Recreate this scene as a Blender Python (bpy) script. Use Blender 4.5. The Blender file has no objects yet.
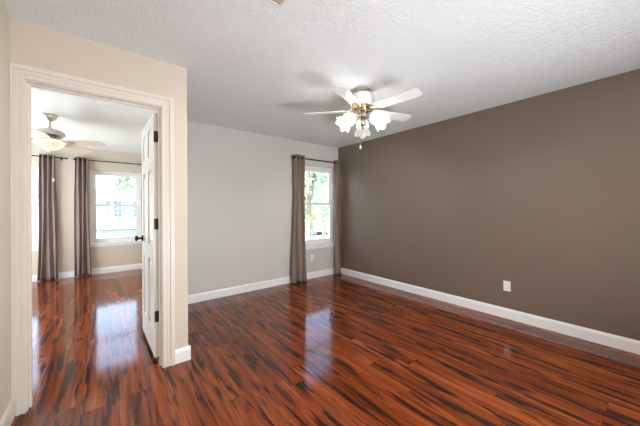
import bpy, bmesh, math, random
from mathutils import Vector, Matrix
PI = math.pi
C = bpy.context.scene.collection
S = bpy.context.scene

# ------------------------------------------------------------------ camera, sky, sun, exposure
cam = bpy.data.cameras.new('camera'); cam.lens = 269.47 / 640 * 36; cam.sensor_width = 36
cam.shift_y = -4.43 / 640; cam.clip_start = 0.02; cam.clip_end = 400
co = bpy.data.objects.new('camera', cam); C.objects.link(co)
co.location = (0, 0, 1.2596)
co.rotation_euler = (Matrix.Rotation(-math.radians(38.466), 4, 'Z') @ Matrix.Rotation(PI / 2, 4, 'X') @ Matrix.Rotation(math.radians(-.29), 4, 'Z')).to_euler()
S.camera = co
S.view_settings.view_transform = 'Standard'; S.view_settings.look = 'None'
S.view_settings.gamma = 1; S.view_settings.exposure = 0.18
S.view_settings.use_curve_mapping = False

world = bpy.data.worlds.new('sky'); S.world = world; world.use_nodes = True
wn = world.node_tree
sky = wn.nodes.new('ShaderNodeTexSky'); sky.sky_type = 'NISHITA'; sky.sun_disc = False
sky.sun_elevation = math.radians(40); sky.sun_rotation = math.radians(-65); sky.dust_density = 3.0
wn.links.new(sky.outputs[0], wn.nodes['Background'].inputs[0])
wn.nodes['Background'].inputs[1].default_value = 1.15

def light(name, kind, loc, rot, energy, color=(1, 1, 1), **kw):
    l = bpy.data.lights.new(name, kind); l.energy = energy; l.color = color
    for k, v in kw.items(): setattr(l, k, v)
    o = bpy.data.objects.new(name, l); C.objects.link(o); o.location = loc; o.rotation_euler = rot
    return o
light('sun', 'SUN', (0, -20, 30), (math.radians(42), 0, math.radians(-12)), 2.3, (1, .96, .9), angle=.01)
# daylight portals in the three window openings (they guide the sky light, they give off none)
for nm, x, y in (('portal', 3.075, 4.06), ('portal', .175, 7.00), ('portal', -1.295, 7.00)):
    p = light(nm, 'AREA', (x, y, 1.33), (-PI / 2, 0, 0), 1.0, shape='RECTANGLE', size=.84, size_y=1.46)
    p.data.cycles.is_portal = True
# added fill light behind the camera; the front wall has no window
light('entry_fill', 'AREA', (1.5, -.95, .85), (math.radians(112), 0, 0), 95.0, (.87, .935, 1), shape='RECTANGLE', size=1.8, size_y=1.3, spread=math.radians(140))
# added unseen fill light at the bedroom's left wall, which has no window
light('bedroom_fill', 'AREA', (-2.55, 5.2, 1.2), (math.radians(118), 0, -PI / 2), 215.0, (.88, .95, 1), shape='RECTANGLE', size=2.4, size_y=1.4)
FAN_WATTS = 38.0                                             # each of the three bulbs
BOWL_WATTS = 36.0
HALL_FILL_EMIT = 75.0  # strength of the added fill lamp behind the camera

# ------------------------------------------------------------------ materials
def mat(name, col, rough=.5, metal=0.0, emit=None, estr=0, spec=.5, bump=None, coat=0):
    m = bpy.data.materials.new(name); m.use_nodes = True
    b = m.node_tree.nodes['Principled BSDF']
    b.inputs['Base Color'].default_value = (*col, 1)
    b.inputs['Roughness'].default_value = rough
    b.inputs['Metallic'].default_value = metal
    b.inputs['Specular IOR Level'].default_value = spec
    b.inputs['Coat Weight'].default_value = coat
    if emit:
        b.inputs['Emission Color'].default_value = (*emit, 1); b.inputs['Emission Strength'].default_value = estr
    if bump:                                   # (scale, strength, distance, detail)
        nt = m.node_tree
        tc = nt.nodes.new('ShaderNodeTexCoord'); n = nt.nodes.new('ShaderNodeTexNoise')
        n.inputs['Scale'].default_value = bump[0]; n.inputs['Detail'].default_value = bump[3]
        bp = nt.nodes.new('ShaderNodeBump'); bp.inputs['Strength'].default_value = bump[1]; bp.inputs['Distance'].default_value = bump[2]
        nt.links.new(tc.outputs['Object'], n.inputs['Vector']); nt.links.new(n.outputs['Fac'], bp.inputs['Height'])
        nt.links.new(bp.outputs['Normal'], b.inputs['Normal'])
    return m

def speckle(m, c1, c2, scale, detail=4, stretch=(1, 1, 1), lo=.35, hi=.65):
    """give a material a two-tone procedural colour"""
    nt = m.node_tree; b = nt.nodes['Principled BSDF']
    tc = nt.nodes.new('ShaderNodeTexCoord'); mp = nt.nodes.new('ShaderNodeMapping'); mp.inputs['Scale'].default_value = stretch
    n = nt.nodes.new('ShaderNodeTexNoise'); n.inputs['Scale'].default_value = scale; n.inputs['Detail'].default_value = detail
    r = nt.nodes.new('ShaderNodeValToRGB')
    r.color_ramp.elements[0].position = lo; r.color_ramp.elements[0].color = (*c1, 1)
    r.color_ramp.elements[1].position = hi; r.color_ramp.elements[1].color = (*c2, 1)
    nt.links.new(tc.outputs['Object'], mp.inputs[0]); nt.links.new(mp.outputs[0], n.inputs['Vector'])
    nt.links.new(n.outputs['Fac'], r.inputs[0]); nt.links.new(r.outputs[0], b.inputs['Base Color'])
    return m

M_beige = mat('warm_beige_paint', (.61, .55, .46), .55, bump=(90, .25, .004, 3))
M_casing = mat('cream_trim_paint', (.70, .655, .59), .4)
M_wall = mat('greige_paint', (.58, .565, .53), .55, bump=(90, .25, .004, 3))
M_brown = mat('brown_paint', (.166, .130, .101), .42, spec=.5, bump=(90, .30, .004, 3))
M_trim = mat('white_trim_paint', (.84, .84, .84), .35)
M_door = mat('white_door_paint', (.78, .77, .75), .28, bump=(30, .03, .002, 2))
M_vinyl = mat('white_vinyl', (.80, .81, .82), .35)
M_brass = mat('polished_brass', (.68, .60, .46), .25, 1.0)
M_nickel = mat('brushed_nickel', (.62, .58, .53), .32, 1.0)
M_black = mat('black_metal', (.018, .016, .015), .4, .6)
M_bronze = mat('dark_bronze', (.035, .028, .024), .38, .7)
M_fanwhite = mat('white_enamel', (.85, .85, .85), .25)
M_bladewhite = mat('white_blade', (.82, .82, .82), .35)
M_bladecream = speckle(mat('light_wood_blade', (.75, .62, .5), .4), (.62, .47, .36), (.74, .60, .48), 8, stretch=(1, 8, 8))
M_plate = mat('white_plastic', (.82, .81, .79), .3)
M_slot = mat('dark_slot', (.05, .05, .05), .6)
M_ventmetal = mat('painted_vent_metal', (.70, .67, .63), .4)
M_ventdark = mat('duct_interior', (.42, .38, .34), .8)
def lit_glass(name, col, warm, thru, e0, e1):
    """frosted glass around a bulb: lets part of the bulb's light straight through and glows, more at the bulb than at the rim (UV-free: uses a stored 'along' attribute)"""
    m = bpy.data.materials.new(name); m.use_nodes = True; nt = m.node_tree; b = nt.nodes['Principled BSDF']
    b.inputs['Base Color'].default_value = (*col, 1); b.inputs['Roughness'].default_value = .3
    at = nt.nodes.new('ShaderNodeAttribute'); at.attribute_name = 'along'
    mr = nt.nodes.new('ShaderNodeMapRange'); mr.inputs[3].default_value = e0; mr.inputs[4].default_value = e1
    nt.links.new(at.outputs['Fac'], mr.inputs[0]); nt.links.new(mr.outputs[0], b.inputs['Emission Strength'])
    b.inputs['Emission Color'].default_value = (*warm, 1)
    t = nt.nodes.new('ShaderNodeBsdfTransparent'); mx = nt.nodes.new('ShaderNodeMixShader'); mx.inputs[0].default_value = thru
    nt.links.new(b.outputs[0], mx.inputs[1]); nt.links.new(t.outputs[0], mx.inputs[2]); nt.links.new(mx.outputs[0], nt.nodes['Material Output'].inputs[0])
    return m
M_shade = lit_glass('lit_frosted_glass', (.09, .09, .09), (1.0, .975, .94), .035, .55, .52)
M_bowl = lit_glass('lit_alabaster_glass', (.12, .11, .10), (1.0, .84, .70), .04, .72, .60)
def along(o, fn):
    a = o.data.attributes.new('along', 'FLOAT', 'POINT')
    for v in o.data.vertices: a.data[v.index].value = fn(v.co)
M_hall_fill = mat('hall_fill_glass', (.95, .92, .85), .35, emit=(1.0, .74, .48), estr=HALL_FILL_EMIT)

# ceiling with knock-down plaster texture
def ceiling_mat():
    m = mat('textured_ceiling_paint', (.80, .81, .815), .55); nt = m.node_tree; b = nt.nodes['Principled BSDF']
    tc = nt.nodes.new('ShaderNodeTexCoord')
    n = nt.nodes.new('ShaderNodeTexNoise'); n.inputs['Scale'].default_value = 34; n.inputs['Detail'].default_value = 4; n.inputs['Distortion'].default_value = 1.2
    r = nt.nodes.new('ShaderNodeValToRGB'); r.color_ramp.elements[0].position = .44; r.color_ramp.elements[1].position = .58
    bp = nt.nodes.new('ShaderNodeBump'); bp.inputs['Strength'].default_value = .55; bp.inputs['Distance'].default_value = .008
    nt.links.new(tc.outputs['Object'], n.inputs['Vector']); nt.links.new(n.outputs['Fac'], r.inputs[0])
    nt.links.new(r.outputs[0], bp.inputs['Height']); nt.links.new(bp.outputs[0], b.inputs['Normal'])
    return m
M_ceil = ceiling_mat()

def floor_mat():
    m = mat('tigerwood_laminate', (.3, .08, .03), .16); nt = m.node_tree; b = nt.nodes['Principled BSDF']; L = nt.links.new
    N = nt.nodes.new
    def math_(op, a, bb=None, c=None):
        n = N('ShaderNodeMath'); n.operation = op
        for i, v in enumerate((a, bb, c)):
            if v is None: continue
            if isinstance(v, (int, float)): n.inputs[i].default_value = v
            else: L(v, n.inputs[i])
        return n.outputs[0]
    tc = N('ShaderNodeTexCoord'); sp = N('ShaderNodeSeparateXYZ'); L(tc.outputs['Object'], sp.inputs[0])
    X, Y = sp.outputs[0], sp.outputs[1]
    u = math_('DIVIDE', X, .127); row = math_('FLOOR', u); fu = math_('FRACT', u)
    wr = N('ShaderNodeTexWhiteNoise'); wr.noise_dimensions = '1D'; L(row, wr.inputs['W'])
    v = math_('ADD', math_('DIVIDE', Y, 1.21), wr.outputs['Value']); fv = math_('FRACT', v); col = math_('FLOOR', v)
    pid = math_('ADD', math_('MULTIPLY', row, 13.37), math_('MULTIPLY', col, 7.91))
    wp = N('ShaderNodeTexWhiteNoise'); wp.noise_dimensions = '1D'; L(pid, wp.inputs['W'])
    ws = N('ShaderNodeSeparateColor'); L(wp.outputs['Color'], ws.inputs[0])
    off = math_('MULTIPLY', wp.outputs['Value'], 60)
    def coords(sx, sy):
        c = N('ShaderNodeCombineXYZ')
        L(math_('MULTIPLY', X, sx), c.inputs[0]); L(math_('ADD', math_('MULTIPLY', Y, sy), off), c.inputs[1]); L(off, c.inputs[2])
        return c.outputs[0]
    def noise(vec, scale, detail, dist, rough=.5):
        n = N('ShaderNodeTexNoise'); n.inputs['Scale'].default_value = scale; n.inputs['Detail'].default_value = detail
        n.inputs['Distortion'].default_value = dist; n.inputs['Roughness'].default_value = rough; L(vec, n.inputs['Vector']); return n.outputs['Fac']
    def ramp(f, stops):
        r = N('ShaderNodeValToRGB'); e = r.color_ramp.elements
        while len(e) < len(stops): e.new(.5)
        for el, (p, c) in zip(e, stops): el.position = p; el.color = (*c, 1)
        L(f, r.inputs[0]); return r.outputs[0]
    def mix(kind, fac, a, bb):
        n = N('ShaderNodeMix'); n.data_type = 'RGBA'; n.blend_type = kind
        if isinstance(fac, (int, float)): n.inputs[0].default_value = fac
        else: L(fac, n.inputs[0])
        for i, val in ((6, a), (7, bb)):
            if isinstance(val, tuple): n.inputs[i].default_value = (*val, 1)
            else: L(val, n.inputs[i])
        return n.outputs[2]
    body = noise(coords(22, 1.6), 1.0, 4, .5)
    base = ramp(body, [(.25, (.125, .023, .006)), (.45, (.225, .046, .0105)), (.60, (.30, .072, .016)), (.78, (.40, .125, .035))])
    tone = ramp(ws.outputs[0], [(0, (.62, .60, .58)), (.5, (.92, .90, .90)), (1, (1.08, 1.12, 1.15))])
    base = mix('MULTIPLY', 1.0, base, tone)
    streak = noise(coords(23, 2.3), 1.0, 3, .35)
    sm = ramp(streak, [(.51, (0, 0, 0)), (.62, (1, 1, 1))])
    fine = noise(coords(60, 2.2), 1.0, 2, .3)
    fm = ramp(fine, [(.60, (0, 0, 0)), (.74, (.6, .6, .6))])
    dk = mix('LIGHTEN', 1.0, sm, fm)
    colr = mix('MIX', dk, base, (.040, .0115, .007))
    grain = ramp(noise(coords(170, 5), 1.0, 2, .1), [(.3, (.85, .83, .82)), (.7, (1.08, 1.06, 1.05))])
    colr = mix('MULTIPLY', .8, colr, grain)
    # plank grooves
    du = math_('MULTIPLY', math_('MINIMUM', fu, math_('SUBTRACT', 1, fu)), .127)
    dv = math_('MULTIPLY', math_('MINIMUM', fv, math_('SUBTRACT', 1, fv)), 1.21)
    d = math_('MINIMUM', du, dv)
    g = N('ShaderNodeMapRange'); L(d, g.inputs[0]); g.inputs[1].default_value = .0006; g.inputs[2].default_value = .0022
    colr = mix('MULTIPLY', 1.0, colr, ramp(g.outputs[0], [(0, (.55, .5, .5)), (1, (1, 1, 1))]))
    L(colr, b.inputs['Base Color'])
    bp = N('ShaderNodeBump'); bp.inputs['Strength'].default_value = .10; bp.inputs['Distance'].default_value = .0008
    L(g.outputs[0], bp.inputs['Height'])
    bp2 = N('ShaderNodeBump'); bp2.inputs['Strength'].default_value = .05; bp2.inputs['Distance'].default_value = .002
    L(noise(coords(9, 2), 1.0, 2, 0), bp2.inputs['Height']); L(bp.outputs[0], bp2.inputs['Normal'])
    L(bp2.outputs[0], b.inputs['Normal'])
    b.inputs['Roughness'].default_value = .10; b.inputs['IOR'].default_value = 1.42
    return m
M_floor = floor_mat()

def glass_mat():
    m = bpy.data.materials.new('window_glass'); m.use_nodes = True; nt = m.node_tree; nt.nodes.clear()
    o = nt.nodes.new('ShaderNodeOutputMaterial'); mx = nt.nodes.new('ShaderNodeMixShader'); fr = nt.nodes.new('ShaderNodeFresnel')
    t = nt.nodes.new('ShaderNodeBsdfTransparent'); t.inputs[0].default_value = (.97, .985, .98, 1); g = nt.nodes.new('ShaderNodeBsdfGlossy'); g.inputs['Roughness'].default_value = .02
    fr.inputs[0].default_value = 1.3
    nt.links.new(fr.outputs[0], mx.inputs[0]); nt.links.new(t.outputs[0], mx.inputs[1]); nt.links.new(g.outputs[0], mx.inputs[2]); nt.links.new(mx.outputs[0], o.inputs[0])
    return m
M_glass = glass_mat()

def curtain_mat(name, c1, c2, scale, st):
    m = speckle(mat(name, c1, .75, spec=.3, bump=(140, .15, .002, 2)), c1, c2, scale, 3, st, .40, .62)
    m.node_tree.nodes['Principled BSDF'].inputs['Sheen Weight'].default_value = .05
    return m
M_curtain = curtain_mat('taupe_brown_cloth', (.215, .156, .118), (.240, .177, .135), 26, (1, 1, .8))
M_mauve = curtain_mat('mauve_brown_cloth', (.200, .148, .136), (.222, .167, .152), 14, (1, 1, .3))

# outdoors
M_siding = mat('white_siding', (.72, .72, .70), .6)
M_shingle = speckle(mat('pale_shingle', (.5, .48, .46), .8), (.42, .40, .39), (.58, .56, .54), 12)
M_shutter = mat('grey_shutter', (.42, .46, .52), .6)
M_pane = mat('house_window_glass', (.22, .28, .34), .08)
M_lawn = speckle(mat('lawn_grass', (.2, .3, .1), .9), (.22, .32, .12), (.36, .44, .2), 3)
M_street = speckle(mat('pale_concrete', (.6, .6, .58), .85), (.56, .56, .54), (.66, .65, .63), 2)
M_leaf = speckle(mat('leaf_washed_green', (.2, .4, .12), .55), (.36, .46, .31), (.66, .74, .58), 1.5)  # leaf tones raised to imitate overexposed, hazy foliage
M_leaf2 = speckle(mat('leaf_washed_pale', (.3, .5, .2), .55), (.40, .50, .35), (.70, .77, .62), 1.5)  # overexposure put into the leaf colour here too
M_bark = speckle(mat('bark', (.18, .13, .09), .9), (.26, .22, .18), (.40, .34, .28), 6, stretch=(1, 1, .3))
M_carwhite = mat('white_car_paint', (.82, .83, .85), .2, coat=.6)
M_carblue = mat('grey_blue_car_paint', (.16, .22, .32), .2, coat=.6)
M_carglass = mat('car_glass', (.04, .05, .07), .05)
M_tyre = mat('tyre_rubber', (.03, .03, .03), .8)
M_chrome = mat('chrome', (.8, .8, .82), .1, 1.0)
M_lampglass = mat('headlamp_glass', (.8, .82, .85), .1)

# ------------------------------------------------------------------ mesh helpers
def box(bm, x0, x1, y0, y1, z0, z1, bev=0):
    vs = [bm.verts.new((x, y, z)) for x in (x0, x1) for y in (y0, y1) for z in (z0, z1)]
    fs = [bm.faces.new([vs[i] for i in q]) for q in ((0, 1, 3, 2), (4, 6, 7, 5), (0, 4, 5, 1), (2, 3, 7, 6), (0, 2, 6, 4), (1, 5, 7, 3))]
    if bev:
        es = list({e for f in fs for e in f.edges})
        bmesh.ops.bevel(bm, geom=es, offset=bev, segments=2, affect='EDGES', profile=.5)
    return vs

def lathe(bm, prof, seg=28, mtx=None, ripple=None):
    """prof: list of (r, z) from one end to the other, revolved about z"""
    rings = []
    for k, (r, z) in enumerate(prof):
        ring = []
        for i in range(seg):
            a = 2 * PI * i / seg
            rr, zz = (r, z) if ripple is None else ripple(k, a, r, z)
            p = Vector((rr * math.cos(a), rr * math.sin(a), zz))
            ring.append(bm.verts.new(mtx @ p if mtx else p))
        rings.append(ring)
    for a, b in zip(rings, rings[1:]):
        for i in range(seg):
            bm.faces.new((a[i], a[(i + 1) % seg], b[(i + 1) % seg], b[i]))
    for ring, flip in ((rings[0], True), (rings[-1], False)):
        if ripple is None:
            bm.faces.new(list(reversed(ring)) if flip else ring)
    return rings

def tube(bm, pts, r, seg=10):
    pts = [Vector(p) for p in pts]; rings = []
    rad = r if isinstance(r, (list, tuple)) else [r] * len(pts)
    for i, p in enumerate(pts):
        d = (pts[min(i + 1, len(pts) - 1)] - pts[max(i - 1, 0)]).normalized()
        ref = Vector((0, 0, 1)) if abs(d.z) < .9 else Vector((1, 0, 0))
        a = d.cross(ref).normalized(); b = d.cross(a)
        rings.append([bm.verts.new(p + (a * math.cos(2 * PI * k / seg) + b * math.sin(2 * PI * k / seg)) * rad[i]) for k in range(seg)])
    for a, b in zip(rings, rings[1:]):
        for i in range(seg): bm.faces.new((a[i], a[(i + 1) % seg], b[(i + 1) % seg], b[i]))
    bm.faces.new(list(reversed(rings[0]))); bm.faces.new(rings[-1])

def ball(bm, c, r, sc=(1, 1, 1), seg=16):
    bmesh.ops.create_uvsphere(bm, u_segments=seg, v_segments=seg // 2 + 2, radius=r, matrix=Matrix.Translation(c) @ Matrix.Diagonal((*sc, 1)))

def prism(bm, poly, axis, a, b):
    """extrude a 2D polygon along x / y / z between a and b"""
    f = {'x': lambda p, t: (t, p[0], p[1]), 'y': lambda p, t: (p[0], t, p[1]), 'z': lambda p, t: (p[0], p[1], t)}[axis]
    A = [bm.verts.new(f(p, a)) for p in poly]; B = [bm.verts.new(f(p, b)) for p in poly]
    bm.faces.new(A); bm.faces.new(list(reversed(B))); n = len(poly)
    for i in range(n): bm.faces.new((A[i], B[i], B[(i + 1) % n], A[(i + 1) % n]))

def obj(name, bm, m, parent=None, smooth=False):
    bmesh.ops.recalc_face_normals(bm, faces=bm.faces)
    me = bpy.data.meshes.new(name); bm.to_mesh(me); bm.free()
    if smooth:
        for p in me.polygons: p.use_smooth = True
        try: me.set_sharp_from_angle(angle=math.radians(40))
        except Exception: pass
    me.materials.append(m)
    o = bpy.data.objects.new(name, me); C.objects.link(o)
    if parent: o.parent = parent
    return o
def tag(o, label, cat, group=None):
    o['label'] = label; o['category'] = cat
    if group: o['group'] = group
    return o
def thing(name, label, cat, loc=(0, 0, 0), rz=0, group=None):
    o = bpy.data.objects.new(name, None); C.objects.link(o); o.location = loc; o.rotation_euler = (0, 0, rz); o.empty_display_size = .1
    return tag(o, label, cat, group)
def struct(name, bm=None, m=None, loc=None):
    if bm is None:
        o = bpy.data.objects.new(name, None); C.objects.link(o); o.location = loc
    else: o = obj(name, bm, m)
    o['kind'] = 'structure'; return o
def dup(root, loc, rz=None, label=None, group=None, scale=None):
    r = root.copy(); C.objects.link(r); r.location = loc
    if rz is not None: r.rotation_euler = (0, 0, rz)
    if scale: r.scale = scale
    if label: r['label'] = label
    if group: r['group'] = group
    for ch in list(root.children):
        c = ch.copy(); C.objects.link(c); c.parent = r
        for g in list(ch.children):
            d = g.copy(); C.objects.link(d); d.parent = c
    return r
NB = bmesh.new

# ------------------------------------------------------------------ room shell
H = 2.44
XL, XR, YD, YB, YF = -.454, 3.568, 2.463, 3.908, 6.85          # hall left wall, brown wall, door wall, back wall, bedroom far wall
YFRONT = -1.0
b = NB(); box(b, -2.72, XR + .12, YFRONT - .12, YB + .14, -.12, 0); box(b, -2.72, 1.30, YB + .14, YF + .14, -.12, 0); struct('floor', b, M_floor)
b = NB(); box(b, -2.72, XR + .12, YFRONT - .12, YB + .14, H, H + .15); box(b, -2.72, 1.30, YB + .14, YF + .14, H, H + .15); struct('ceiling', b, M_ceil)

def wall_y(name, m, x0, x1, y0, y1, holes=()):              # a wall running along x, with window holes (x0, x1, z0, z1)
    bm = NB(); x = x0
    for (a, c, z0, z1) in sorted(holes):
        if a > x: box(bm, x, a, y0, y1, 0, H)
        if z0 > 0: box(bm, a, c, y0, y1, 0, z0)
        box(bm, a, c, y0, y1, z1, H); x = c
    if x1 > x: box(bm, x, x1, y0, y1, 0, H)
    return struct(name, bm, m)
WZ0, WZ1 = .595, 2.04
W1 = (2.655, 3.494); W2 = (-.24, .59); W3 = (-1.71, -.88)
XE = .539                                                   # main-room face of the partition
wall_y('wall_back', M_wall, XE, XR + .12, YB, YB + .14, [(*W1, WZ0, WZ1)])
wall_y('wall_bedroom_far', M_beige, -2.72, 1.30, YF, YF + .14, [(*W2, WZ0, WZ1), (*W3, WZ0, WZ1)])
DX0, DX1, DZ = -.388, .346, 2.070                               # door opening
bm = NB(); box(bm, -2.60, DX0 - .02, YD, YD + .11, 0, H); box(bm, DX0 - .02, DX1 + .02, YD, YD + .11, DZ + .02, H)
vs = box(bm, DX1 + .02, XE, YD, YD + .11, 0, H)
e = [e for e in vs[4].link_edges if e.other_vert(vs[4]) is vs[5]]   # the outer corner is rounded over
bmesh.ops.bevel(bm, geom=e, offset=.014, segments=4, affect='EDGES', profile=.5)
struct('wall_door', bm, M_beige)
b = NB(); box(b, XE - .11, XE, YD + .11, YB + .14, 0, H); struct('wall_partition', b, M_wall)
b = NB(); box(b, XR, XR + .12, YFRONT, YB, 0, H); struct('wall_right', b, M_brown)
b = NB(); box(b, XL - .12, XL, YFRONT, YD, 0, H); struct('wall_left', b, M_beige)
b = NB(); box(b, XL - .12, XR + .12, YFRONT - .12, YFRONT, 0, H); struct('wall_front', b, M_wall)
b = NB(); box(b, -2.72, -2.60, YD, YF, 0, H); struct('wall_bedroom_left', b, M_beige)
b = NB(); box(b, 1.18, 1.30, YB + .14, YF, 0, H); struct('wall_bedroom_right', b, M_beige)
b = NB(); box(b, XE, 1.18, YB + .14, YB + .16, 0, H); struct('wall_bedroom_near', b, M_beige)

# baseboards: profile with an eased top
BP = [(0, 0), (.014, 0), (.014, .088), (.011, .100), (.006, .112), (0, .114)]
def base_x(bm, x0, x1, y, s):   # on a wall along x whose room side looks to s (-1: toward the camera)
    prism(bm, [(y + s * d, z) for d, z in BP], 'x', x0, x1)
def base_y(bm, y0, y1, x, s):
    prism(bm, [(x + s * d, z) for d, z in BP], 'y', y0, y1)
b = NB(); base_x(b, XE, XR, YB, -1); struct('baseboard_back', b, M_trim)
b = NB(); base_y(b, YFRONT, YB - .014, XR, -1); struct('baseboard_right', b, M_trim)
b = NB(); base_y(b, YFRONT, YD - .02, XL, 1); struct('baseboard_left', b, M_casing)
b = NB(); base_x(b, DX1 + .088, XE + .014, YD, -1); base_y(b, YD, YB - .014, XE, 1); struct('baseboard_partition', b, M_trim)
b = NB(); base_x(b, -2.60, 1.18, YF, -1); struct('baseboard_bedroom_far', b, M_trim)
b = NB(); base_y(b, YD + .11, YF - .014, -2.60, 1); struct('baseboard_bedroom_left', b, M_trim)
b = NB(); base_y(b, YB + .16, YF - .014, 1.18, -1); struct('baseboard_bedroom_right', b, M_trim)

# door casing (stepped, fluted profile) and jambs
b = NB()
for (o0, o1, th) in ((0.006, .020, .016), (.020, .034, .011), (.034, .048, .015), (.048, .060, .011), (.060, .088, .020)):
    y0, y1 = YD - th, YD
    xl = max(DX0 - o1, XL + .001)
    box(b, xl, DX0 - o0, y0, y1, 0, DZ + o1); box(b, DX1 + o0, DX1 + o1, y0, y1, 0, DZ + o1)
    box(b, DX0 - o0, DX1 + o0, y0, y1, DZ + o0, DZ + o1)
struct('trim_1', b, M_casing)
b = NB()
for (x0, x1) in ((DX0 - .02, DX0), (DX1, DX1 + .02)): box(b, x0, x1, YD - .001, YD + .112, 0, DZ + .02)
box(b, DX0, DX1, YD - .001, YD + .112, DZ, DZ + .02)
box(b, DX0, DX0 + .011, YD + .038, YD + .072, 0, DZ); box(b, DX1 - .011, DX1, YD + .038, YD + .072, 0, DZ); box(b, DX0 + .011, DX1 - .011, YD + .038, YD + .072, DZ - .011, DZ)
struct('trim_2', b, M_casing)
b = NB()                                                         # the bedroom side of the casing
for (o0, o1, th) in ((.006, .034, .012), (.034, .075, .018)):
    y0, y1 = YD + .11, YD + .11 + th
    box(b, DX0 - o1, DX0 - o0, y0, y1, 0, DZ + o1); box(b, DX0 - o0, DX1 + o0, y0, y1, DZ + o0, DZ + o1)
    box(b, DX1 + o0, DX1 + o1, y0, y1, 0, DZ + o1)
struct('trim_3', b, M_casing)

# ------------------------------------------------------------------ windows
def window(n, x0, x1, y):
    """single-hung vinyl window set back in a plastered reveal; y is the wall's room face"""
    w = struct('window_%d' % n, loc=((x0 + x1) / 2, y, WZ0)); cx = (x0 + x1) / 2
    def L(bm): bmesh.ops.translate(bm, verts=bm.verts, vec=(-cx, -y, -WZ0)); return bm
    f = .055; ya, yb = y + .060, y + .135
    bm = NB(); box(bm, x0, x0 + f, ya, yb, WZ0, WZ1); box(bm, x1 - f, x1, ya, yb, WZ0, WZ1); box(bm, x0 + f, x1 - f, ya, yb, WZ1 - f, WZ1); box(bm, x0 + f, x1 - f, ya, yb, WZ0, WZ0 + f)
    obj('window_frame', L(bm), M_vinyl, w)
    mid = 1.35; s = .034
    for nm, z0, z1, y0 in (('upper_sash', mid - .018, WZ1 - f, y + .100), ('lower_sash', WZ0 + f, mid + .018, y + .070)):
        a, c = x0 + f, x1 - f
        bm = NB(); box(bm, a, a + s, y0, y0 + .028, z0, z1); box(bm, c - s, c, y0, y0 + .028, z0, z1); box(bm, a + s, c - s, y0, y0 + .028, z1 - .036, z1); box(bm, a + s, c - s, y0, y0 + .028, z0, z0 + .036)
        so = obj(nm, L(bm), M_vinyl, w)
        bm = NB(); box(bm, a + s - .004, c - s + .004, y0 + .012, y0 + .016, z0 + .032, z1 - .032); obj('pane', L(bm), M_glass, so)
    bm = NB(); box(bm, cx - .03, cx + .03, y + .062, y + .070, mid - .01, mid + .012, .003); obj('sash_lock', L(bm), M_vinyl, w)
    bm = NB(); box(bm, x0 - .035, x1 + .035, y - .030, y - .0005, WZ0 - .022, WZ0 + .006, .005); box(bm, x0 + .001, x1 - .001, y - .01, y + .06, WZ0 - .004, WZ0 + .006)
    box(bm, x0 - .02, x1 + .02, y - .016, y - .0005, WZ0 - .062, WZ0 - .022)
    obj('window_sill', L(bm), M_trim, w)
    return w
window(1, *W1, YB); window(2, *W2, YF); window(3, *W3, YF)

# ------------------------------------------------------------------ door leaf, knob and hinges
DW, DT, DH = .722, .035, 2.015
d = struct('door_1', loc=(DX1 - .003, YD + .118, .042)); d.rotation_euler = (0, 0, math.radians(90 + 1.5))
# local x runs from the hinge to the free edge, local y is the thickness (the +y face looks into view)
bm = NB(); st = .105; mul = .10; cw = (DW - 2 * st - mul) / 2
rows = [(.20, .78), (.90, 1.56), (1.68, 1.92)]
box(bm, 0, st, 0, DT, 0, DH); box(bm, DW - st, DW, 0, DT, 0, DH); box(bm, st + cw, st + cw + mul, 0, DT, 0, DH)
zs = [0] + [z for r in rows for z in r] + [DH]
for cx0 in (st, st + cw + mul):
    for k in range(0, len(zs), 2): box(bm, cx0, cx0 + cw, 0, DT, zs[k], zs[k + 1])
    for (z0, z1) in rows:
        box(bm, cx0, cx0 + cw, .011, DT - .011, z0, z1)
        for yo, yi in ((.011, .003), (DT - .011, DT - .003)):
            i0, i1 = .028, .052
            o4 = [bm.verts.new(p) for p in ((cx0 + i0, yo, z0 + i0), (cx0 + cw - i0, yo, z0 + i0), (cx0 + cw - i0, yo, z1 - i0), (cx0 + i0, yo, z1 - i0))]
            n4 = [bm.verts.new(p) for p in ((cx0 + i1, yi, z0 + i1), (cx0 + cw - i1, yi, z0 + i1), (cx0 + cw - i1, yi, z1 - i1), (cx0 + i1, yi, z1 - i1))]
            bm.faces.new(n4)
            for i in range(4): bm.faces.new((o4[i], o4[(i + 1) % 4], n4[(i + 1) % 4], n4[i]))
obj('door_leaf', bm, M_door, d)
for side, sgn in ((DT, 1), (0, -1)):
    bm = NB(); mtx = Matrix.Translation((DW - .065, side, .93)) @ Matrix.Rotation(-sgn * PI / 2, 4, 'X')
    lathe(bm, [(.030, 0), (.032, .004), (.026, .010), (.011, .014), (.010, .034), (.020, .040), (.027, .050), (.027, .058), (.020, .066), (.006, .069)], 20, mtx)
    obj('door_knob', bm, M_black, d, True)
bm = NB(); box(bm, DW - .001, DW + .0015, .006, DT - .006, .895, .965); obj('latch_plate', bm, M_black, d)
for hz in (1.818, 1.097, .335):
    bm = NB(); box(bm, -.0025, .001, .002, DT - .001, hz - .045, hz + .045)              # leaf on the door edge
    tube(bm, [(-.006, -.004, hz - .047), (-.006, -.004, hz + .047)], .0065, 10)
    box(bm, -.034, -.004, -.0075, -.005, hz - .045, hz + .045)                           # leaf on the jamb
    ball(bm, (-.006, -.004, hz + .049), .006, seg=8); ball(bm, (-.006, -.004, hz - .049), .006, seg=8)
    obj('hinge', bm, M_bronze, d)

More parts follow.
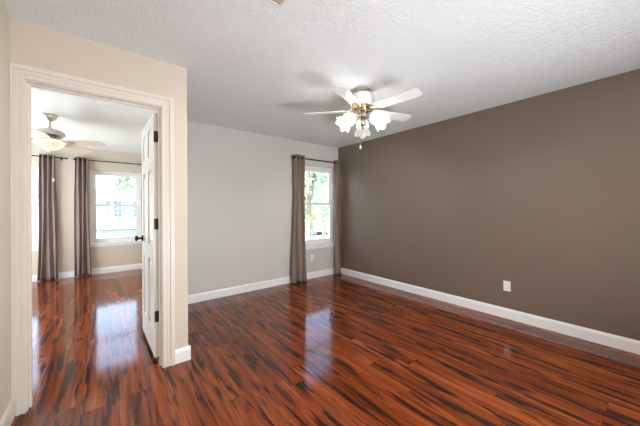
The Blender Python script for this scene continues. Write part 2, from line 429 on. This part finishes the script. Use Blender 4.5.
# ------------------------------------------------------------------ ceiling vent, outlets
v = thing('ceiling_vent', 'painted metal air vent with slats in the ceiling near the camera', 'vent', (.636, 1.283, H))
bm = NB(); w, l, f = .168, .090, .015
for a in ((-w, w, l - f, l), (-w, w, -l, -l + f), (-w, -w + f, -l + f, l - f), (w - f, w, -l + f, l - f)): box(bm, *a, -.010, -.0005)
obj('frame', bm, M_ventmetal, v)
bm = NB(); box(bm, -w + f, w - f, -l + f, l - f, -.003, -.0008); obj('backing', bm, M_ventdark, v)
for k in range(8):
    y = -l + f + .006 + k * .0165
    bm = NB(); prism(bm, [(y, -.011), (y + .002, -.011), (y + .009, -.003), (y + .007, -.003)], 'x', -w + f, w - f); obj('slat', bm, M_ventmetal, v)

def outlet(loc, rz, label):
    t = thing('wall_outlet', label, 'outlet', loc, rz, None)
    bm = NB(); box(bm, -.035, .035, -.006, 0, -.057, .057, .0025); obj('cover_plate', bm, M_plate, t)
    for z in (-.026, .026):
        bm = NB(); box(bm, -.0165, .0165, -.0085, -.004, z - .014, z + .014, .002); s = obj('socket', bm, M_plate, t)
        bm = NB(); box(bm, -.008, -.006, -.0088, -.0080, z - .002, z + .007); box(bm, .006, .008, -.0088, -.0080, z - .002, z + .007); box(bm, -.002, .002, -.0088, -.0080, z - .010, z - .006); obj('slots', bm, M_slot, s)
    bm = NB(); ball(bm, (0, -.006, 0), .003, seg=8); obj('screw', bm, M_plate, t)
outlet((XR, 1.079, .368), -PI / 2, 'white double outlet low on the brown wall')
outlet((2.914, YB, .376), 0, 'white double outlet on the pale wall under the window')

# ------------------------------------------------------------------ curtains and rods
def rod(x0, x1, y, z, wally, label):
    t = thing('curtain_rod', label, 'curtain rod', ((x0 + x1) / 2, y, z)); hw = (x1 - x0) / 2
    bm = NB(); tube(bm, [(-hw, 0, 0), (hw, 0, 0)], .0095, 14); obj('pole', bm, M_black, t, True)
    for s in (-1, 1):
        bm = NB(); mtx = Matrix.Translation((s * hw, 0, 0)) @ Matrix.Rotation(s * PI / 2, 4, 'Y')
        lathe(bm, [(.010, -.004), (.015, 0), (.015, .010), (.011, .014), (.017, .022), (.017, .032), (.009, .040)], 16, mtx); obj('finial', bm, M_black, t, True)
        bm = NB(); dy = wally - y; xx = s * (hw - .05)
        box(bm, xx - .010, xx + .010, dy - .005, dy - .0005, -.035, .025); tube(bm, [(xx, dy - .004, -.016), (xx, .012, -.016), (xx, 0, -.012)], .0055, 8)
        bm2 = bm; obj('bracket', bm2, M_black, t)
rod(2.49, 3.515, YB - .075, 2.130, YB, 'black curtain rod over the window beside the brown wall')
rod(-.435, .86, YF - .075, 2.205, YF, 'black curtain rod over the bedroom window nearer the open door')
rod(-1.95, -.585, YF - .075, 2.205, YF, 'black curtain rod over the left bedroom window behind the ceiling fan')

def curtain(x0, x1, y, zrod, n, m, label, seed, z0=.012, flare=.02, group=None, amp=.036, pinch=.16, rolls=False):
    rnd = random.Random(seed); w = x1 - x0; cx = (x0 + x1) / 2; top = zrod + .045
    nx, nz = n * 26, 36; bm = NB(); g = []
    ph = [rnd.uniform(-.5, .5) for _ in range(n + 2)]; am = [rnd.uniform(.75, 1.15) for _ in range(n + 2)]
    for j in range(nz + 1):
        tt = j / nz; z = top + (z0 - top) * tt; rowv = []
        for i in range(nx + 1):
            s = i / nx; k = min(int(s * n), n - 1)
            lock = min(1, tt * 3)
            a = amp * (1 + (am[k] - 1) * lock) * (1 - .15 * math.sin(PI * tt))
            phase = 2 * PI * s * n + ph[k] * .0 + .55 * lock * math.sin(3.1 * s * n + seed)
            xq = pinch * w / n * math.sin(2 * phase); wv = math.sin(phase)
            if rolls:                                           # broad round rolls with narrow deep creases between
                q = s * n + .12 * lock * math.sin(2 * PI * s + seed); wv = wv * (1 - lock) + lock * (1 - 2 * abs(math.sin(PI * q)) ** .5)
            yy = a * wv + .006 * lock * math.sin(9 * tt + 5 * s + seed)
            xx = (s - .5) * (w + flare * tt * tt) + xq * lock + .012 * lock * math.sin(4 * tt + 7 * s + seed)
            yy *= 1 + .25 * max(0, tt - .8) / .2
            rowv.append(bm.verts.new((xx, yy, z)))
        g.append(rowv)
    for j in range(nz):
        for i in range(nx): bm.faces.new((g[j][i], g[j][i + 1], g[j + 1][i + 1], g[j + 1][i]))
    o = obj('curtain', bm, m, None, True); o.location = (cx, y, 0); tag(o, label, 'curtain', group)
    for p in o.data.polygons: p.use_smooth = True
    sm = o.modifiers.new('thickness', 'SOLIDIFY'); sm.thickness = .0025; sm.offset = 0
    for k in range(2 * n):
        s = (k + .5) / (2 * n) - .0; xg = (k / (2 * n) - .5) * w
        if k == 0: continue
        bm = NB(); R = Matrix.Translation((xg, 0, zrod)) @ Matrix.Rotation(PI / 2, 4, 'Y') @ Matrix.Rotation(0, 4, 'X')
        seg = 16
        prof = [(.020 + .004 * math.cos(q * PI / 3), .004 * math.sin(q * PI / 3)) for q in range(7)]
        rings = []
        for r_, z_ in prof[:-1]: rings.append([bm.verts.new(R @ Vector((r_ * math.cos(2 * PI * i / seg), r_ * math.sin(2 * PI * i / seg), z_))) for i in range(seg)])
        for q in range(6):
            A, B = rings[q], rings[(q + 1) % 6]
            for i in range(seg): bm.faces.new((A[i], A[(i + 1) % seg], B[(i + 1) % seg], B[i]))
        obj('grommet', bm, M_bronze, o, True)
    return o
curtain(2.475, 2.700, YB - .075, 2.130, 3, M_curtain, 'brown patterned curtain left of the window beside the brown wall', 1, flare=.10, amp=.046, pinch=0, rolls=True)
curtain(3.415, 3.515, YB - .075, 2.130, 2, M_curtain, 'narrow brown curtain right of the window, against the brown wall corner', 2, flare=.06, amp=.046, pinch=0, rolls=True)
curtain(-.45, -.255, YF - .075, 2.205, 3, M_mauve, 'mauve brown curtain just left of the bedroom window nearer the door', 3, flare=.05)
curtain(.60, .82, YF - .075, 2.205, 4, M_mauve, 'mauve brown curtain mostly hidden behind the open door', 4)
curtain(-.915, -.715, YF - .075, 2.205, 3, M_mauve, 'mauve brown curtain right of the left bedroom window, behind the fan', 5, flare=.05)

# ------------------------------------------------------------------ ceiling fans
def blade_mesh(r0, r1, w0, w1, th, pitch):
    """paddle blade along +x with rounded tip, pitched about x"""
    bm = NB(); out = []
    n = 8
    out += [(r0, -w0 / 2), (r0 + .02, -w0 / 2 - .004)]
    out += [(r1 - w1 * .28, -w1 / 2)]
    for k in range(1, n): 
        a = -PI / 2 + PI * k / n
        out.append((r1 - w1 * .28 + w1 * .28 * math.cos(a), w1 / 2 * math.copysign(abs(math.sin(a)) ** .7, math.sin(a))))
    out += [(r1 - w1 * .28, w1 / 2), (r0 + .02, w0 / 2 + .004), (r0, w0 / 2)]
    prism(bm, out, 'z', -th / 2, th / 2)
    bmesh.ops.rotate(bm, verts=bm.verts, cent=(0, 0, 0), matrix=Matrix.Rotation(pitch, 3, 'X'))
    return bm
def iron_mesh(r0, r1, zoff, pitch):
    bm = NB()
    tube(bm, [(r0, 0, .012), (r0 + .03, 0, .008), (r1 - .05, 0, -.004)], [.010, .008, .007], 8)
    for s in (-1, 1):                                        # scrolled fork
        tube(bm, [(r0 + .02, s * .004, .008), (r0 + .045, s * .022, .0), (r0 + .075, s * .026, -.006), (r1 - .01, s * .018, -.008)], .0055, 8)
        ball(bm, (r0 + .045, s * .022, 0), .010, seg=8); ball(bm, (r1 - .012, s * .018, -.008), .008, (1, 1, .5), 8)
    ball(bm, (r1 - .03, 0, -.008), .011, (1.3, 1.3, .5), 8)
    return bm

# --- main room fan: white with brass, five blades, four tulip shades
fan = thing('ceiling_fan', 'white and brass five-blade ceiling fan with three lit tulip shades in main room', 'ceiling fan', (2.005, 1.835, H))
bm = NB(); lathe(bm, [(.070, -.0005), (.078, -.006), (.078, -.018), (.066, -.028), (.050, -.036), (.040, -.044)], 36); obj('canopy', bm, M_brass, fan, True)
bm = NB(); lathe(bm, [(.040, -.042), (.085, -.048), (.112, -.058), (.120, -.075), (.120, -.158), (.108, -.174), (.090, -.180)], 40); mo = obj('motor_housing', bm, M_fanwhite, fan, True)
bm = NB(); lathe(bm, [(.109, -.139), (.114, -.142), (.114, -.149), (.100, -.155), (.080, -.160)], 40)
for k in range(20):                                           # pierced filigree band
    a = 2 * PI * k / 20; ball(bm, (.112 * math.cos(a), .112 * math.sin(a), -.146), .0075, seg=8)
obj('filigree_band', bm, M_brass, mo, True)
for k in range(5):
    a = math.radians(-85 + 72 * k)
    bl = obj('blade', blade_mesh(.175, .605, .098, .132, .006, math.radians(-11)), M_bladewhite, fan); bl.location = (0, 0, -.172); bl.rotation_euler = (0, 0, a)
    ir = obj('blade_iron', iron_mesh(.085, .245, 0, 0), M_brass, bl, True); ir.location = (0, 0, -.004)
bm = NB(); lathe(bm, [(.060, -.158), (.066, -.166), (.066, -.188), (.050, -.200), (.042, -.210), (.048, -.220), (.048, -.244), (.036, -.258), (.022, -.270), (.027, -.284), (.034, -.300), (.026, -.320), (.012, -.334), (.015, -.346), (.004, -.360)], 32)
obj('light_fitter', bm, M_brass, fan, True)
def tulip():
    bm = NB(); n = 60
    prof = [(.026, 0), (.044, .010), (.060, .030), (.068, .055), (.067, .080), (.062, .100), (.064, .120), (.075, .140), (.088, .154)]
    def rip(k, a, r, z):
        q = max(0, (k - 3) / 5)
        return r * (1 + .06 * q * math.cos(6 * a)), z + .010 * q * math.cos(6 * a)
    lathe(bm, prof, n, None, rip)
    return bm
for k in range(3):
    az = math.radians(43 + 120 * k); dirx, diry = math.cos(az), math.sin(az)
    bm = NB(); tube(bm, [(.040 * dirx, .040 * diry, -.232), (.065 * dirx, .065 * diry, -.218), (.085 * dirx, .085 * diry, -.220), (.098 * dirx, .098 * diry, -.232)], .008, 10)
    arm = obj('light_arm', bm, M_brass, fan, True)
    mtx = Matrix.Translation((.098 * dirx, .098 * diry, -.228)) @ Matrix.Rotation(az, 4, 'Z') @ Matrix.Rotation(math.radians(180 - 48), 4, 'Y')
    bm = NB(); lathe(bm, [(.014, -.008), (.027, 0), (.031, .012), (.029, .016)], 20, mtx); obj('shade_cup', bm, M_brass, arm, True)
    bm = tulip(); bmesh.ops.transform(bm, matrix=mtx @ Matrix.Translation((0, 0, .010)), verts=bm.verts)
    sh = obj('lamp_shade', bm, M_shade, arm, True)
    inv = mtx.inverted(); along(sh, lambda c: max(0, min(1, ((inv @ c).z - .05) / .11)))
    bl_ = light('bulb', 'POINT', mtx @ Vector((0, 0, .085)), (0, 0, 0), FAN_WATTS, (1, .985, .965), shadow_soft_size=.028); bl_.parent = arm
bm = NB(); cx, cy = -.060, -.025
tube(bm, [(cx, cy, -.225), (cx, cy, -.535)], .0022, 6)
for k in range(30): ball(bm, (cx, cy, -.235 - k * .010), .0024, seg=6)
pc = obj('pull_chain', bm, M_brass, fan)
bm = NB(); lathe(bm, [(.003, -.530), (.007, -.536), (.010, -.552), (.008, -.566), (.003, -.572)], 14, Matrix.Translation((cx, cy, 0))); obj('chain_pull', bm, M_plate, pc, True)

for ch in list(fan.children) + list(mo.children):           # everything below the motor hangs at its foot
    if ch.name.split('.')[0] not in ('canopy', 'motor_housing'): ch.location.z -= .033

# --- bedroom fan: brushed nickel, light wood blades, glass bowl
fan2 = thing('ceiling_fan', 'nickel ceiling fan with lit glass bowl seen through the doorway', 'ceiling fan', (-.542, 4.70, H))
bm = NB(); lathe(bm, [(.070, -.0005), (.074, -.010), (.070, -.030), (.052, -.060), (.030, -.078), (.016, -.084)], 32); obj('canopy', bm, M_nickel, fan2, True)
bm = NB(); lathe(bm, [(.013, -.080), (.013, -.150), (.022, -.152), (.022, -.172)], 16); obj('downrod', bm, M_nickel, fan2, True)
bm = NB(); lathe(bm, [(.022, -.165), (.050, -.172), (.100, -.188), (.135, -.208), (.145, -.228), (.140, -.255), (.110, -.275), (.080, -.285)], 36); obj('motor_housing', bm, M_nickel, fan2, True)
for k in range(5):
    a = math.radians(-22 + 72 * k)
    bl = obj('blade', blade_mesh(.19, .58, .105, .135, .006, math.radians(-12)), M_bladecream, fan2); bl.location = (0, 0, -.328); bl.rotation_euler = (0, 0, a)
    ir = obj('blade_iron', iron_mesh(.09, .25, 0, 0), M_nickel, bl, True); ir.location = (0, 0, -.004)
bm = NB(); lathe(bm, [(.070, -.284), (.075, -.290), (.075, -.302), (.120, -.308), (.142, -.312), (.146, -.318), (.140, -.323)], 36); obj('light_fitter', bm, M_nickel, fan2, True)
bm = NB(); lathe(bm, [(.138, -.318), (.146, -.328), (.141, -.350), (.120, -.382), (.088, -.412), (.058, -.432), (.025, -.445), (.006, -.448)], 40); gb = obj('glass_bowl', bm, M_bowl, fan2, True); along(gb, lambda c: max(0, min(1, (-.318 - c.z) / .13)))
bl_ = light('bulb', 'POINT', (0, 0, -.365), (0, 0, 0), BOWL_WATTS, (1, .84, .66), shadow_soft_size=.04); bl_.parent = fan2
bm = NB(); lathe(bm, [(.006, -.443), (.014, -.446), (.012, -.456), (.006, -.462), (.002, -.468)], 14); obj('finial', bm, M_nickel, fan2, True)
bm = NB(); tube(bm, [(.05, -.076, -.29), (.05, -.150, -.31), (.05, -.152, -.80)], .0015, 6)
pc = obj('pull_chain', bm, M_nickel, fan2)
bm = NB(); lathe(bm, [(.003, -.795), (.008, -.803), (.010, -.82), (.007, -.835), (.003, -.84)], 12, Matrix.Translation((.05, -.152, 0))); obj('chain_pull', bm, M_plate, pc, True)

# --- added fill lamp behind the camera, unseen, to brighten and warm the door wall
hl = thing('fill_ceiling_light', 'added flush dome fill light behind the camera, out of view', 'ceiling light', (.15, -.35, H))
bm = NB(); lathe(bm, [(.165, -.0005), (.172, -.008), (.172, -.030), (.150, -.036)], 36); obj('light_base', bm, M_nickel, hl, True)
bm = NB(); lathe(bm, [(.155, -.034), (.150, -.055), (.120, -.085), (.070, -.105), (.010, -.112)], 36); obj('glass_dome', bm, M_hall_fill, hl, True)

# ------------------------------------------------------------------ outdoors (seen through the windows; the rooms are upstairs)
GZ = -2.9
b = NB(); box(b, -70, 90, 7.6, 110, GZ - .3, GZ); struct('ground', b, M_lawn)
b = NB(); box(b, -70, 90, 20.5, 27.5, GZ, GZ + .03); struct('street', b, M_street)
b = NB(); box(b, -1.5, 4.6, 27.5, 31.7, GZ, GZ + .035); struct('driveway', b, M_street)
b = NB(); box(b, 14, 34, 29.0, 60, GZ, GZ + .035); struct('parking_court', b, M_street)

def house(loc, label):
    t = thing('house', label, 'house', loc)                   # local: front face at y = 0, ground at z = 0
    bm = NB(); box(bm, -8, 8, 1.5, 9, 0, 4.6); prism(bm, [(-4.6, 0), (4.6, 0), (4.6, 3.6), (0, 6.2), (-4.6, 3.6)], 'y', 0, 6); obj('wall', bm, M_siding, t)
    bm = NB()
    for s in (-1, 1): prism(bm, [(0, 6.22), (s * 5.1, 3.35), (s * 5.1, 3.53), (0, 6.42)], 'y', -.45, 6)
    r = obj('gable_roof', bm, M_shingle, t)
    bm = NB(); prism(bm, [(1.0, 4.55), (1.0, 4.75), (5.25, 6.3), (9.5, 4.75), (9.5, 4.55)], 'x', -8.5, 8.5); obj('main_roof', bm, M_shingle, t)
    bm = NB()
    for s in (-1, 1): prism(bm, [(0, 6.20), (s * 5.1, 3.33), (s * 5.1, 3.13), (0, 5.98)], 'y', -.47, -.42)
    obj('bargeboard', bm, M_trim, r)
    for x0, x1 in ((-1.28, -.68), (.25, .90)):
        bm = NB(); z0, z1 = 3.45, 5.0 - .0
        box(bm, x0 - .07, x0, -.06, .02, z0 - .07, z1 + .07); box(bm, x1, x1 + .07, -.06, .02, z0 - .07, z1 + .07); box(bm, x0, x1, -.06, .02, z1, z1 + .07); box(bm, x0, x1, -.06, .02, z0 - .07, z0)
        box(bm, (x0 + x1) / 2 - .02, (x0 + x1) / 2 + .02, -.05, .0, z0, z1)
        for q in (1, 2, 3): box(bm, x0, x1, -.05, .0, z0 + (z1 - z0) * q / 4 - .02, z0 + (z1 - z0) * q / 4 + .02)
        wn_ = obj('window', bm, M_trim, t)
        bm = NB(); box(bm, x0, x1, -.02, -.005, z0, z1); obj('pane', bm, M_pane, wn_)
    for x in (-1.75, -.37 - .06, -.08, 1.24):
        bm = NB(); box(bm, x - .16, x + .16, -.05, -.002, 3.42, 5.03)
        for q in range(14): box(bm, x - .13, x + .13, -.065, -.045, 3.5 + q * .107, 3.55 + q * .107)
        obj('shutter', bm, M_shutter, t)
    bm = NB(); prism(bm, [(-1.3, 2.45), (0, 2.85), (0, 2.70), (-1.3, 2.30)], 'x', -5, 5); obj('porch_roof', bm, M_shingle, t)
    for x in (-4.6, -3.2, 2.6, 4.6):
        bm = NB(); box(bm, x - .08, x + .08, -1.22, -1.06, 0, 2.36); obj('porch_post', bm, M_trim, t)
    bm = NB()
    for q in range(4):
        for p in range(6): box(bm, -2.9 + p * .82, -2.9 + p * .82 + .78, -.05, -.002, .03 + q * .54, .03 + q * .54 + .50, .02)
    obj('garage_door', bm, M_trim, t)
    return t
house((1.9, 33, GZ), 'white gabled house with grey shutters seen through the bedroom window')

def car(name, loc, rz, m, label, tall=0):
    t = thing(name, label, 'car', loc, rz); z = tall
    bm = NB(); prof = [(-2.2, .35), (2.2, .35), (2.28, .55), (2.2, .82 + z * .3), (1.25, .98 + z * .5), (.55, 1.42 + z), (-1.35, 1.47 + z), (-2.05, 1.0 + z * .6), (-2.25, .95 + z * .4), (-2.28, .5)]
    prism(bm, prof, 'y', -.88, .88); bmesh.ops.bevel(bm, geom=bm.edges[:], offset=.06, segments=2, affect='EDGES', profile=.5); obj('body', bm, m, t, True)
    for s in (-1, 1):
        bm = NB(); prism(bm, [(-1.75, 1.0 + z * .6), (1.05, 1.0 + z * .6), (.5, 1.36 + z), (-1.3, 1.40 + z)], 'y', s * .882, s * .89); obj('side_window', bm, M_carglass, t)
        bm = NB(); box(bm, 2.18, 2.25, s * .5 - .2, s * .5 + .2, .68, .80); obj('headlamp', bm, M_lampglass, t)
        for x in (-1.4, 1.4):
            bm = NB(); lathe(bm, [(.20, -.1), (.32, -.1), (.34, -.07), (.34, .07), (.32, .1), (.20, .1)], 20, Matrix.Translation((x, s * .82, .34)) @ Matrix.Rotation(PI / 2, 4, 'X')); wh = obj('wheel', bm, M_tyre, t, True)
            bm = NB(); lathe(bm, [(.19, -.105), (.19, .105)], 14, Matrix.Translation((x, s * .82, .34)) @ Matrix.Rotation(PI / 2, 4, 'X')); obj('hubcap', bm, M_chrome, wh)
    bm = NB(); prism(bm, [(1.16, 1.02 + z * .5), (.60, 1.38 + z), (.62, 1.40 + z), (1.20, 1.03 + z * .5)], 'y', -.72, .72); bmesh.ops.translate(bm, verts=bm.verts, vec=(.03, 0, .02)); obj('windscreen', bm, M_carglass, t)
    return t
car('car', (2.0, 29.3, GZ + .035), PI, M_carblue, 'blue grey car on the driveway of the white house', .28)
car('car', (19.6, 25.2, GZ + .03), 0, M_carwhite, 'white car parked on the street beyond the main-room window', .1)

def tree(loc, h, rad, cb, leafmat, seed, label, n=2600, group=None):
    rnd = random.Random(seed); t = thing('tree', label, 'tree', loc, 0, group)
    bm = NB(); tube(bm, [(0, 0, 0), (.08, .05, cb * .5), (.0, .1, cb), (-.1, 0, cb + (h - cb) * .6)], [.26, .19, .15, .05], 10); obj('trunk', bm, M_bark, t, True)
    cl = []
    for k in range(26):
        a = rnd.uniform(0, 2 * PI); q = rnd.random(); zz = cb + (h - cb) * (.12 + .80 * q); rr = rad * math.sin(PI * (.16 + .78 * q)) * rnd.uniform(.25, .85)
        cl.append((Vector((rr * math.cos(a), rr * math.sin(a), zz)), rad * rnd.uniform(.26, .42)))
    bm = NB()
    for c, r in cl[:14]:
        z0 = cb + (c.z - cb) * .45; tube(bm, [(0, .05, max(z0, cb * .9)), (c.x * .5, c.y * .5, z0 + (c.z - z0) * .6), (c.x, c.y, c.z)], [.09, .05, .02], 6)
    obj('branches', bm, M_bark, t, True)
    bm = NB()
    for k in range(n):
        c, r = rnd.choice(cl); d_ = Vector((rnd.gauss(0, 1), rnd.gauss(0, 1), rnd.gauss(0, .8))).normalized() * r * rnd.random() ** .4
        p = c + d_; s = rnd.uniform(.10, .20); A = Vector((rnd.gauss(0, 1), rnd.gauss(0, 1), rnd.gauss(0, 1))).normalized(); B = A.orthogonal().normalized()
        bm.faces.new([bm.verts.new(p + A * s), bm.verts.new(p + B * s * .5), bm.verts.new(p - A * s), bm.verts.new(p - B * s * .5)])
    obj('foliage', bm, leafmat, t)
    return t
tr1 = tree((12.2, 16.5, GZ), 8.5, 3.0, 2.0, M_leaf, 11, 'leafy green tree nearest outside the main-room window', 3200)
tr2 = tree((17.0, 20.8, GZ), 8.0, 2.5, 3.0, M_leaf2, 12, 'washed-out green tree filling the right of the main-room window', 3000)
GT = 'trees beyond the street outside the main-room window'
for (x, y, sc, rz) in ((16.5, 33, 1.15, 1), (24.0, 33, 1.2, 2.4), (32, 34, 1.2, .4), (21, 43, 1.4, 3.3), (32, 44, 1.5, 4.5)):
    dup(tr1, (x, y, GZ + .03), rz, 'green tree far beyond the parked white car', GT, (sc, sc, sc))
GH = 'trees behind the white house'
for (x, y, sc, rz) in ((-12, 47, 1.4, .3), (-4.2, 50, 1.35, 1.7), (3.0, 47, 1.3, 2.9), (10.4, 50, 1.35, 4.1)):
    dup(tr2, (x, y, GZ), rz, 'washed-out green tree rising behind the white house', GH, (sc, sc, sc))
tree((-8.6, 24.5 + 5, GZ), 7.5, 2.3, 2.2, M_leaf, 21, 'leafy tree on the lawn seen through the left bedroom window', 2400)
